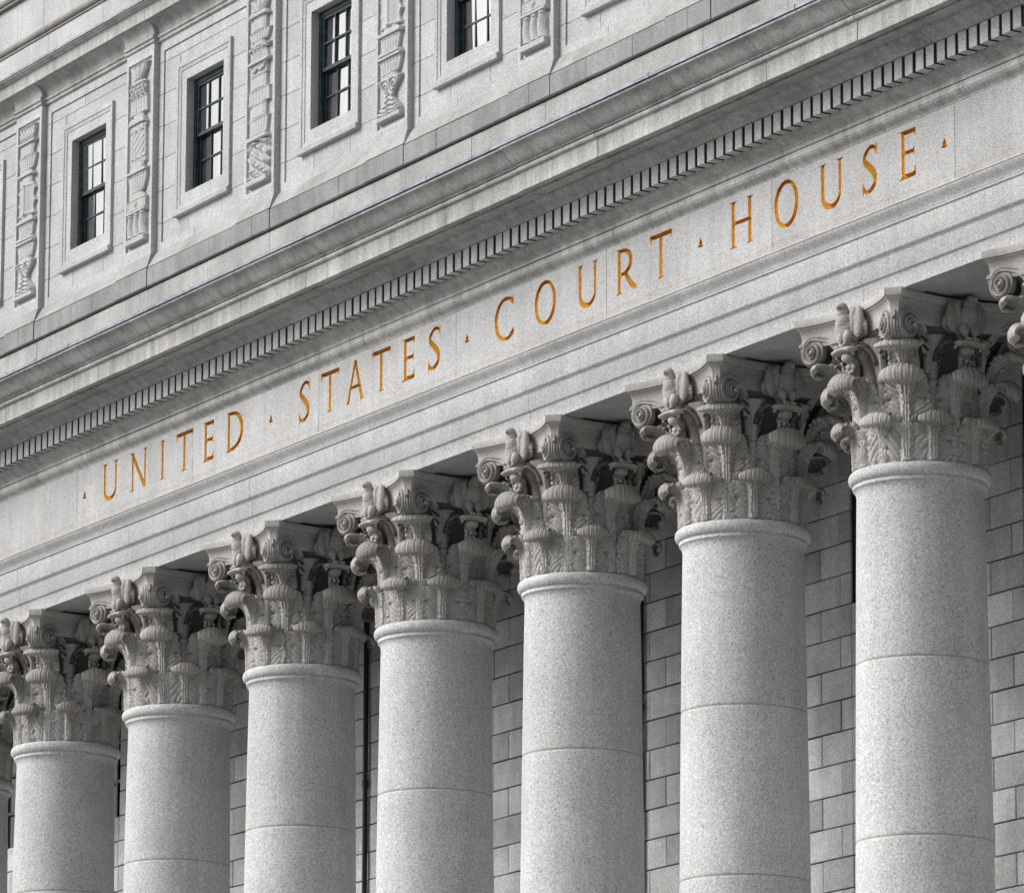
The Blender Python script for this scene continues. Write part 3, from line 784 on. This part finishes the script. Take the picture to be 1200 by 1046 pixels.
for i, p in enumerate(PX[:-1]):
    q = PX[i + 1]
    mb.prism(chamfer([(0, 9.375), (-.995, 9.375), (-.985, 9.395), (-.815, 9.65), (0, 9.65)], .008), p + .50, q - .50)
    fr = [(-1.010, 9.388), (-1.003, 9.405), (-.905, 9.63), (-.3, 9.64), (-.3, 9.388)]
    # pilaster foot: the weathering breaks forward with splayed ends
    V = []; 
    for xx, s in ((p - .59, -1), (p + .59, 1)):
        for y, z in fr:
            t = np.clip((z - 9.40) / .23, 0, 1)
            V.append((xx - s * .075 * t, y, z))
    n = len(fr)
    mb.add(V, [(k, (k + 1) % n, n + (k + 1) % n, n + k) for k in range(n)] + [tuple(range(n))[::-1], tuple(range(n, 2 * n))])
A_(obj('weathering', mb.mesh('weathering', M_WASH), att))
# ashlar of the bays: raised margin, sunk panel
mb = MB()
ZC_ = [9.64, 10.11, 10.64, 11.17, 11.70, 12.23, 12.76, 13.14]
for i, w in enumerate(WX):
    l, r = PX[i] + .495, PX[i + 1] - .495
    pl, pr, pb, pt = w - 1.465, w + 1.465, 9.79, 12.94
    g = .0035
    # margin blocks
    for z0, z1 in zip(ZC_[:-1], ZC_[1:]):
        mb.box(l, pl, -.80, -.5, z0 + g, z1 - g, .004); mb.box(pr, r, -.80, -.5, z0 + g, z1 - g, .004)
    mb.box(pl + .001, w - .3, -.80, -.5, 9.64, pb, .004); mb.box(w - .294, pr - .001, -.80, -.5, 9.64, pb, .004)
    mb.box(pl + .001, w + .25, -.80, -.5, pt, 13.14, .004); mb.box(w + .256, pr - .001, -.80, -.5, pt, 13.14, .004)
    zz = [pb] + ZC_[1:-1] + [pt]
    for z0, z1 in zip(zz[:-1], zz[1:]):
        a0, a1 = z0 + g, z1 - g
        if z1 <= 10.2: segs = [(pl, w - .55), (w - .545, w + .62), (w + .625, pr)]
        elif z0 >= 12.7: segs = [(pl, w - .2), (w - .195, pr)]
        else: segs = [(pl, w - .92), (w + .92, pr)]
        for s0, s1 in segs: mb.box(s0 + .002, s1 - .002, -.775 + rng.normal(0, .001), -.5, a0, a1, .004)
    mb.box(pl, w - .9, -.765, -.5, pb, pt); mb.box(w + .9, pr, -.765, -.5, pb, pt); mb.box(w - .9, w + .9, -.766, -.5, pb, 10.10); mb.box(w - .9, w + .9, -.766, -.5, 12.5, pt)
    mb.box(w - .9, w - .66, -.7, -.3, 10.1, 12.5); mb.box(w + .66, w + .9, -.7, -.3, 10.1, 12.5)
mb.box(XL, XR, -.79, -.2, 13.135, 13.15)
A_(obj('ashlar', mb.mesh('ashlar', M_ATTIC, 25), att))
# windows
def frame_sweep(mb, x0, x1, z0, z1, prof):
    """prof: (o outward offset, y) loop section swept round a rectangle with mitres"""
    n = len(prof); V = []
    for sx, sz in ((-1, -1), (1, -1), (1, 1), (-1, 1)):
        for o, y in prof: V.append(((x0 - o) if sx < 0 else (x1 + o), y, (z0 - o) if sz < 0 else (z1 + o)))
    F = []
    for k in range(4):
        k2 = (k + 1) % 4
        for i in range(n - 1): F.append((k * n + i, k2 * n + i, k2 * n + i + 1, k * n + i + 1))
    mb.add(V, [f[::-1] for f in F])
ow, oz0, oz1 = .65, 10.42, 12.27
mb = MB()
frame_sweep(mb, -ow, ow, oz0 - 10.42, oz1 - 10.42, [(0, -.50), (0, -.786), (.005, -.79), (.165, -.79), (.17, -.802), (.205, -.805), (.225, -.814), (.232, -.824), (.296, -.826), (.30, -.822), (.30, -.70)])
mb.box(-.952, .952, -.865, -.72, -.352, -.262, .010)
ME_SUR = mb.mesh('surround', M_ATTIC, 30)
def sash_mesh():
    mb = MB(); y0, y1 = -.635, -.585; h = 1.85
    # fixed bronze frame
    mb.box(-ow, -ow + .075, y0 - .02, y1 + .04, 0, h); mb.box(ow - .075, ow, y0 - .02, y1 + .04, 0, h)
    mb.box(-ow, ow, y0 - .018, y1 + .04, h - .085, h + .001); mb.box(-ow, ow, y0 - .03, y1 + .04, -.001, .055)
    i0, i1 = -ow + .075, ow - .075
    def sash(z0, z1, dy):
        mb.box(i0, i0 + .045, y0 + dy, y0 + dy + .04, z0, z1); mb.box(i1 - .045, i1, y0 + dy, y0 + dy + .04, z0, z1)
        mb.box(i0, i1, y0 + dy - .002, y0 + dy + .042, z0, z0 + .055); mb.box(i0, i1, y0 + dy - .002, y0 + dy + .042, z1 - .05, z1)
        gw = (i1 - i0 - .09) / 3
        for k in (1, 2): mb.box(i0 + .045 + gw * k - .013, i0 + .045 + gw * k + .013, y0 + dy + .003, y0 + dy + .035, z0, z1)
        mb.box(i0, i1, y0 + dy + .001, y0 + dy + .037, (z0 + z1) / 2 - .013, (z0 + z1) / 2 + .013)
    sash(.90, h - .08, 0.0); sash(.05, .96, .05)
    return mb.mesh('window', M_BRONZE, smooth=False)
ME_SASH = sash_mesh()
mb = MB(); mb.add([(-.58, -.612, .92), (.58, -.612, .92), (.58, -.612, 1.78), (-.58, -.612, 1.78), (-.58, -.562, .08), (.58, -.562, .08), (.58, -.562, .92), (-.58, -.562, .92)], [(0, 1, 2, 3), (4, 5, 6, 7)])
ME_PANE = mb.mesh('pane', M_GLASS, smooth=False)
def cloth(x0, x1, z0, z1, y, amp, wl, gather=0.0):
    nu, nv = 70, 30; V = []
    for i in range(nu):
        for j in range(nv):
            u = i / (nu - 1); v = j / (nv - 1); x = x0 + (x1 - x0) * u
            k = 1 - gather * max(0, 1 - v * 2.2)**2
            V.append((x0 + (x - x0) * k, y + amp * sin(u * wl + .5 * sin(v * 3)), z0 + (z1 - z0) * v))
    return mesh('curtain', V, grid_faces(nu, nv), None, 80)
dr = cloth(-.62, -.17, .0, 1.85, -.51, .03, 22, .0); dr.materials.append(M_DRAPE)
ws = cloth(-.25, .62, .1, 1.85, -.515, .008, 9, 0); ws.materials.append(M_WHITE)
sh = cloth(-.60, -.05, .02, .86, -.53, .015, 26, .45); sh.materials.append(plain('sheer_curtain', (.70, .67, .62), rough=.9, var=.1))
mb = MB(); mb.box(-.9, .9, -.30, -.28, -.3, 2.1); ME_ROOM = mb.mesh('room', M_ROOM, smooth=False)
for n_, w in enumerate(WX):
    if w > -4.5: pass
    wo = A_(obj('window', ME_SASH, att, (w, 0, 10.42)))
    sur = obj('surround', ME_SUR, wo); pn = obj('pane', ME_PANE, wo); pn.rotation_euler = (rng.normal(0, .006), 0, rng.normal(0, .008))
    obj('curtain', dr, wo, label='beige drape'); obj('curtain', ws, wo, label='white shade'); obj('curtain', sh, wo, label='sheer gathered curtain')
    obj('dark_interior', ME_ROOM, wo)

# pilasters with candelabrum reliefs
FW, FH = .385, 3.02                          # half width / height of the sunk field
def relief(seq, seed):
    r_ = np.random.default_rng(seed)
    nx, nz = 90, 470
    x = np.linspace(-FW, FW, nx); z = np.linspace(0, FH, nz)
    X, Zg = np.meshgrid(x, z, indexing='ij'); H = np.zeros_like(X)
    tot = sum(s[0] for s in seq); top = FH - .03; sc = (FH - .06) / tot
    for hgt, h0, h1, kind in seq:
        z1 = top; z0 = top - hgt * sc; top = z0
        t = (Zg - z0) / (z1 - z0)                # 0 bottom .. 1 top
        inside = (t >= 0) & (t < 1)
        if kind in ('bowl', 'bowlf'): hw = h1 + (h0 - h1) * np.sqrt(np.clip(t, 0, 1))
        elif kind == 'urn': hw = h1 + (h0 - h1) * np.clip(t, 0, 1) + .05 * np.sin(np.clip(t, 0, 1) * pi)
        elif kind == 'scroll': hw = .17 + .085 * np.cos(t * 2 * pi)
        elif kind == 'shield': hw = .25 - .05 * np.abs(np.sin(t * 2.5 * pi))
        else: hw = h1 + (h0 - h1) * t
        hw = hw * 1.34
        u = np.clip(np.abs(X) / hw, 0, 1.2)
        body = np.clip((hw - np.abs(X)) / .014, 0, 1)
        r = .060 * np.sqrt(np.clip(1 - u**4 * .6, 0, 1))
        if kind in ('flute', 'bowlf'): r = r * (.72 + .28 * np.abs(np.cos(pi * 3.5 * X / hw))**.6)
        elif kind == 'fan':
            an = np.arctan2(X, t * .5 + .12); r = .07 * (.55 + .45 * np.abs(np.cos(an * 9))**.7); 
        elif kind == 'twist': r = r * (.74 + .26 * np.abs(np.cos(Zg * 26 - X * 16))**.7)
        elif kind == 'leaf': r = .065 * (.5 + .5 * np.abs(np.cos(X * 32 + np.sin(Zg * 24) * 1.6))**.8)
        elif kind == 'band': r = np.full_like(X, .085) * np.clip((t) / .12, .4, 1) * np.clip((1 - t) / .12, .4, 1)
        elif kind == 'star':
            d = np.hypot(X, (t - .5) * (z1 - z0)); an = np.arctan2((t - .5) * (z1 - z0), X)
            r = np.full_like(X, .06) + .03 * np.clip(1 - d / (.05 + .03 * np.cos(an * 8)), 0, 1)
        elif kind == 'legs': r = .07 * (np.abs(np.cos(X * 15 + .9 * np.sin(t * pi)))**.7 * .85 + .15)
        elif kind == 'shield': r = .06 + .02 * np.cos(X * 14) + .02 * np.clip(1 - np.abs(X) / .03, 0, 1)
        elif kind == 'scroll': r = .075 * (.55 + .45 * np.abs(np.cos((np.hypot(np.abs(X) - .13, (t - .75) * (z1 - z0))) * 46))**.8)
        elif kind == 'swag': r = .05 + .035 * np.clip(1 - np.abs(t - (.35 + 6 * (np.abs(X) - .11)**2 * 4)) / .16, 0, 1)
        elif kind == 'maze': r = .05 + .03 * (np.sin(X * 44) * np.sin(Zg * 44) > 0.1)
        elif kind == 'figure':
            r = .075 * np.abs(np.sin(X * 17 + np.sin(Zg * 13) * 1.3))**.5 * (.6 + .4 * np.cos(Zg * 40 + X * 20))
        edge = np.exp(-((t - .06) / .035)**2) + np.exp(-((t - .94) / .035)**2)
        if kind not in ('band',) and hgt > .15: r = r + .012 * edge
        if kind in ('flat', 'twist', 'star', 'swag'): r = r - .010 * np.exp(-((u - .78) / .05)**2)
        H = np.where(inside, body * np.maximum(r, .012), H)
    H = H + r_.normal(0, .0012, H.shape) * (H > .005)
    # light smoothing
    for _ in range(1): H[1:-1, 1:-1] = (H[1:-1, 1:-1] * 4 + H[:-2, 1:-1] + H[2:, 1:-1] + H[1:-1, :-2] + H[1:-1, 2:]) / 8
    V = np.stack([X, -.864 - 1.2 * H, Zg], -1).reshape(-1, 3)
    return mesh('relief', V, grid_faces(nx, nz), M_RELIEF, 60)
RA = [(.30, .24, .20, 'leaf'), (.06, .26, .26, 'band'), (.22, .22, .17, 'flat'), (.28, .27, .15, 'bowlf'), (.06, .14, .14, 'flat'), (.07, .20, .24, 'band'), (.14, .16, .16, 'flat'),
      (.62, .24, .24, 'shield'), (.07, .14, .20, 'flat'), (.08, .25, .27, 'band'), (.26, .24, .19, 'flute'), (.08, .20, .26, 'band'), (.06, .27, .27, 'band'), (.26, .26, .17, 'bowlf'), (.07, .16, .16, 'flat'), (.62, .2, .2, 'scroll'), (.10, .26, .28, 'band')]
RB = [(.30, .26, .12, 'fan'), (.06, .14, .18, 'flat'), (.26, .20, .20, 'maze'), (.34, .23, .24, 'flute'), (.08, .15, .15, 'flat'), (.12, .18, .23, 'band'), (.07, .22, .22, 'flat'), (.60, .20, .21, 'twist'),
      (.08, .22, .22, 'flute'), (.12, .18, .15, 'flat'), (.07, .27, .27, 'band'), (.36, .27, .13, 'bowlf'), (.12, .13, .22, 'flat'), (.22, .25, .26, 'star'), (.06, .27, .27, 'band'), (.45, .23, .24, 'legs'), (.13, .26, .27, 'band')]
RC = [(.25, .24, .16, 'fan'), (.10, .18, .25, 'band'), (.25, .17, .17, 'flat'), (.20, .27, .18, 'bowlf'), (.08, .14, .14, 'flat'), (.08, .27, .25, 'maze'), (.20, .17, .23, 'flute'), (.07, .27, .27, 'band'), (.20, .2, .2, 'swag'), (.26, .19, .19, 'flat'),
      (.28, .26, .27, 'flute'), (.26, .19, .19, 'flat'), (.32, .25, .2, 'flute'), (.10, .22, .26, 'band'), (.70, .25, .25, 'figure'), (.12, .26, .27, 'band')]
RR = [relief(RA, 1), relief(RB, 2), relief(RC, 3)]
def pilaster_mesh():
    mb = MB(); z0, z1 = 0, 3.47
    mb.box(-.5, .5, -.860, -.5, z0, z1)
    frame_sweep(mb, -FW - .025, FW + .025, .215, 3.275, [(0, -.855), (.004, -.866), (.012, -.872), (.014, -.896), (.018, -.90), (.087, -.90), (.091, -.896), (.091, -.6)])
    # top and foot of the border reach the full height
    mb.box(-.503, .503, -.898, -.6, 3.355, z1 - .003); mb.box(-.503, .503, -.898, -.6, z0 + .003, .13)
    return mb.mesh('pilaster', M_ATTIC, 30)
ME_PIL = pilaster_mesh()
order = [1, 2, 0, 1, 2, 0, 1, 2, 0, 1, 2]
for i, p in enumerate(PX):
    po = A_(obj('pilaster', ME_PIL, att, (p, 0, 9.63)))
    obj('relief', RR[order[i]], po, (0, 0, .235))
# top cornice, breaking forward over each pilaster
def topc(dy): return chamfer([(-.3, 13.10), (-.815 - dy, 13.102)] + bead_pts(-.815 - dy, 13.104, 13.165, .028) + bead_pts(-.825 - dy, 13.167, 13.235, .035)
                             + arc_pts((-.835 - dy, 13.24), (-1.05 - dy * .3, 13.425), 'cavetto', 10) + [(-1.06 - dy * .3, 13.43), (-.3, 13.43)], .003)
mb = MB()
for i, p in enumerate(PX[:-1]):
    q = PX[i + 1]
    mb.prism(topc(.085), p - .53, p + .53)
    mb.prism(topc(0), p + .531, p + 1.9); mb.prism(topc(.0008), p + 1.906, q - .531)
A_(obj('cove_moulding', mb.mesh('cove_moulding', M_CORN), att))
mb = MB()
fas = chamfer([(-.3, 13.432), (-1.10, 13.434), (-1.10, 13.628)] + arc_pts((-1.112, 13.634), (-1.195, 13.68), 'recta', 6) + [(-1.20, 13.682), (-1.20, 13.70), (-.3, 13.80)], .005)
courses(mb, fas, [-33.2 + 2.13 * k for k in range(20)], gap=.007)
A_(obj('cornice', mb.mesh('cornice', M_CORN), att))
mb = MB()
x = XL
while x < XR:
    l = 1.4 + rng.uniform(-.3, .4); d = rng.uniform(0, .006)
    mb.prism([(-1.215 - d, 13.702), (-1.215 - d, 13.735 + d), (-1.19, 13.75), (-.9, 13.80), (-.9, 13.78), (-1.19, 13.704)], x, x + l + .01); x += l
A_(obj('flashing', mb.mesh('flashing', M_LEAD, angle=20), att))
# ------------------------------------------------------------------ set-back wall above
up = thing('parapet', 'plain granite parapet wall with two roll mouldings above the attic cornice', 'parapet', (0, 0, 13.7))
def U_(o): o.location.z -= 13.7; return o
mb = MB()
def band(y, z0, z1, js, c=.006):
    xs = [XL] + [j for j in js if XL < j < XR] + [XR]
    for a, b_ in zip(xs[:-1], xs[1:]): mb.box(a + .003, b_ - .003, y + rng.normal(0, .001), -.2, z0, z1, c)
band(-.85, 13.72, 14.318, [-33.1 + 2.12 * k for k in range(22)])
band(-.80, 14.515, 15.20, [-33.4 + 1.06 * k for k in range(44)])
band(-.74, 15.41, 16.1, [-33.0 + 1.06 * k for k in range(44)]); band(-.74, 16.104, 16.8, [-33.5 + 1.06 * k for k in range(44)])
U_(obj('wall', mb.mesh('wall', M_ATTIC, smooth=False), up))
for z in (14.32, 15.205):
    pr = chamfer([(-.3, z), (-.875, z), (-.875, z + .028), (-.845, z + .032)] + bead_pts(-.84, z + .034, z + .165, .075, 12) + [(-.83, z + .168), (-.83, z + .192), (-.3, z + .194)], .003)
    mb = MB(); courses(mb, pr, [-33.1 + 2.12 * k for k in range(22)], gap=.006)
    U_(obj('roll_moulding', mb.mesh('roll_moulding', M_SOOT), up))

# ------------------------------------------------------------------ portico: rear wall, ceiling, pipes
YW = 3.5
pw = thing('portico_wall', 'shaded ashlar wall seen in the gaps between the columns', 'wall', (0, 0, GROUND))
def P_(o): o.location.z -= GROUND; return o
CH = .4405; ZB = 2.262
mb = MB(); g = .009
def blk(a, b_, z0, z1):
    e = rng.uniform(.006, .013, 4); mb.box(a + e[0], b_ - e[1], YW + rng.normal(0, .004), YW + .4, z0 + e[2], z1 - e[3], .009)
for k in range(-9, 4):
    o = S * k
    A = [3.09 - S, 3.87 - S, 4.815 - S, 1.33, 1.40]; B = [3.09 - S, 3.36 - S, 4.34 - S, 1.12, 1.40]
    j = int(math.floor((GROUND - ZB) / CH))
    while ZB + j * CH < 5.4:
        z0 = ZB + j * CH; z1 = z0 + CH
        if j % 2: rowx = [3.09 - S, 3.87 - S, 4.815 - S, 5.60 - S]
        else: rowx = [3.09 - S, 3.36 - S, 4.34 - S, 5.32 - S, 5.60 - S]
        for a, b_ in zip(rowx[:-1], rowx[1:]): blk(o + a, o + b_, z0, z1)
        if j < 0:
            w3 = [1.40, 2.245, 3.09] if j % 2 else [1.40, 1.75, 2.72, 3.09]
            for a, b_ in zip(w3[:-1], w3[1:]): blk(o + a, o + b_, z0, z1)
        j += 1
P_(obj('masonry', mb.mesh('masonry', M_PWALL, 20), pw))
mb = MB(); mb.box(XL - 4, XR + 4, YW + .03, YW + .5, GROUND, ZB - .01)
for k in range(-9, 4): mb.box(S * k - 1.11 + .0, S * k + 1.40, YW + .03, YW + .5, ZB - .02, 5.4)
P_(obj('joint_core', mb.mesh('joint_core', M_JOINT, smooth=False), pw))
for k in range(-9, 3):
    c = S * k + 2.245
    mb = MB()
    for x in (-.80, -.27, .27, .80): mb.box(x - .035, x + .035, YW + .22, YW + .30, 0, 2.6)
    for z in (.04, .7, 1.4, 2.1): mb.box(-.84, .84, YW + .222, YW + .298, z - .03, z + .03)
    wo = P_(obj('window', mb.mesh('window', M_BRONZE, smooth=False), pw, (c, 0, ZB)))
    mb = MB(); mb.box(-.84, .84, YW + .27, YW + .285, 0, 2.6); obj('pane', mb.mesh('pane', plain('dark_pane', (.02, .018, .015), rough=.1), smooth=False), wo)
cl = MB()
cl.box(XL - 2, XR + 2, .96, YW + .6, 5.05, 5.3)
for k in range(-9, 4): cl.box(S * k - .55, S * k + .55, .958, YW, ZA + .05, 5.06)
ce = obj('portico_ceiling', cl.mesh('portico_ceiling', M_SOFFIT_SHADE, smooth=False)); ce['kind'] = 'structure'
def pipe(x, label):
    t = thing('drainpipe', label, 'drainpipe', (x, YW - .06, GROUND), 'black drainpipes on the portico wall')
    V, F = tube([(0, 0, z) for z in np.linspace(0, 18.2, 12)], .042, 12); obj('pipe', mesh('pipe', V, F, M_PIPE), t)
    for z in (4, 8, 12, 15.2):
        mb = MB(); V, F = lathe([(.052, z - .05), (.052, z + .05)], 14); mb.add(V, F)
        obj('bracket', mb.mesh('bracket', M_PIPE), t)
pipe(-21.23, 'long black drainpipe in the gap below the first letters of STATES'); pipe(-12.60, 'black drainpipe edge beside the column under the word COURT')

# ------------------------------------------------------------------ ground and steps
mb = MB()
for i in range(6): mb.box(XL - 6 - .0, XR + 6, -2.0 - .36 * i, 4.2, -11.3 - .38 * (i + 1) + .002 * i, -11.3 - .38 * i)
st = obj('steps', mb.mesh('steps', M_STEP, smooth=False)); st['kind'] = 'structure'
me = mesh('street', [(-3000, -3000, GROUND), (3000, -3000, GROUND), (3000, 3000, GROUND), (-3000, 3000, GROUND)], [(0, 1, 2, 3)], M_STREET, smooth=False)
gr = obj('street', me); gr['kind'] = 'structure'

# ------------------------------------------------------------------ camera
CAMP = dict(f=6531.7272, yaw=1.0565, pit=.2125, roll=.0028, C=(56.9431, -38.0434, -11.9534))
cam = bpy.data.cameras.new('camera'); co = bpy.data.objects.new('camera', cam); link(co)
cam.sensor_width = 36; cam.lens = CAMP['f'] / 1200 * 36; cam.clip_end = 6000; cam.clip_start = .5
from mathutils import Matrix, Vector
yw, pt, rl = CAMP['yaw'], CAMP['pit'], CAMP['roll']
d = Vector((-sin(yw) * cos(pt), cos(yw) * cos(pt), sin(pt))); r = Vector((cos(yw), sin(yw), 0)); u = r.cross(d)
r2 = cos(rl) * r + sin(rl) * u; u2 = -sin(rl) * r + cos(rl) * u
Mx = Matrix((r2, u2, -d)).transposed().to_4x4(); Mx.translation = Vector(CAMP['C']); co.matrix_world = Mx
scene.camera = co

# ------------------------------------------------------------------ light: bright overcast, brighter towards the far end of the street
SUN_EL, SUN_AZ = radians(35), radians(209)          # azimuth clockwise from +y
sdir = Vector((sin(SUN_AZ) * cos(SUN_EL), cos(SUN_AZ) * cos(SUN_EL), sin(SUN_EL)))
w = bpy.data.worlds.new('World'); scene.world = w; w.use_nodes = True
nt = w.node_tree; bg = nt.nodes['Background']
sky = nt.nodes.new('ShaderNodeTexSky'); sky.sky_type = 'NISHITA'; sky.sun_disc = False
sky.sun_elevation = SUN_EL; sky.sun_rotation = SUN_AZ; sky.air_density = 1.0; sky.dust_density = 4.0; sky.ozone_density = 1.0
hs = nt.nodes.new('ShaderNodeHueSaturation'); hs.inputs['Saturation'].default_value = .24       # cloud veil
nt.links.new(sky.outputs[0], hs.inputs['Color']); nt.links.new(hs.outputs[0], bg.inputs['Color'])
bg.inputs['Strength'].default_value = .15
sl = bpy.data.lights.new('sun', 'SUN'); sl.energy = 2.35; sl.angle = radians(38); sl.color = (1.0, .995, .985)
so = bpy.data.objects.new('sun', sl); link(so); so.rotation_euler = sdir.to_track_quat('Z', 'Y').to_euler()
scene.view_settings.view_transform = 'Standard'; scene.view_settings.look = 'None'; scene.view_settings.exposure = 0
scene.cycles.use_denoising = True; scene.cycles.max_bounces = 8
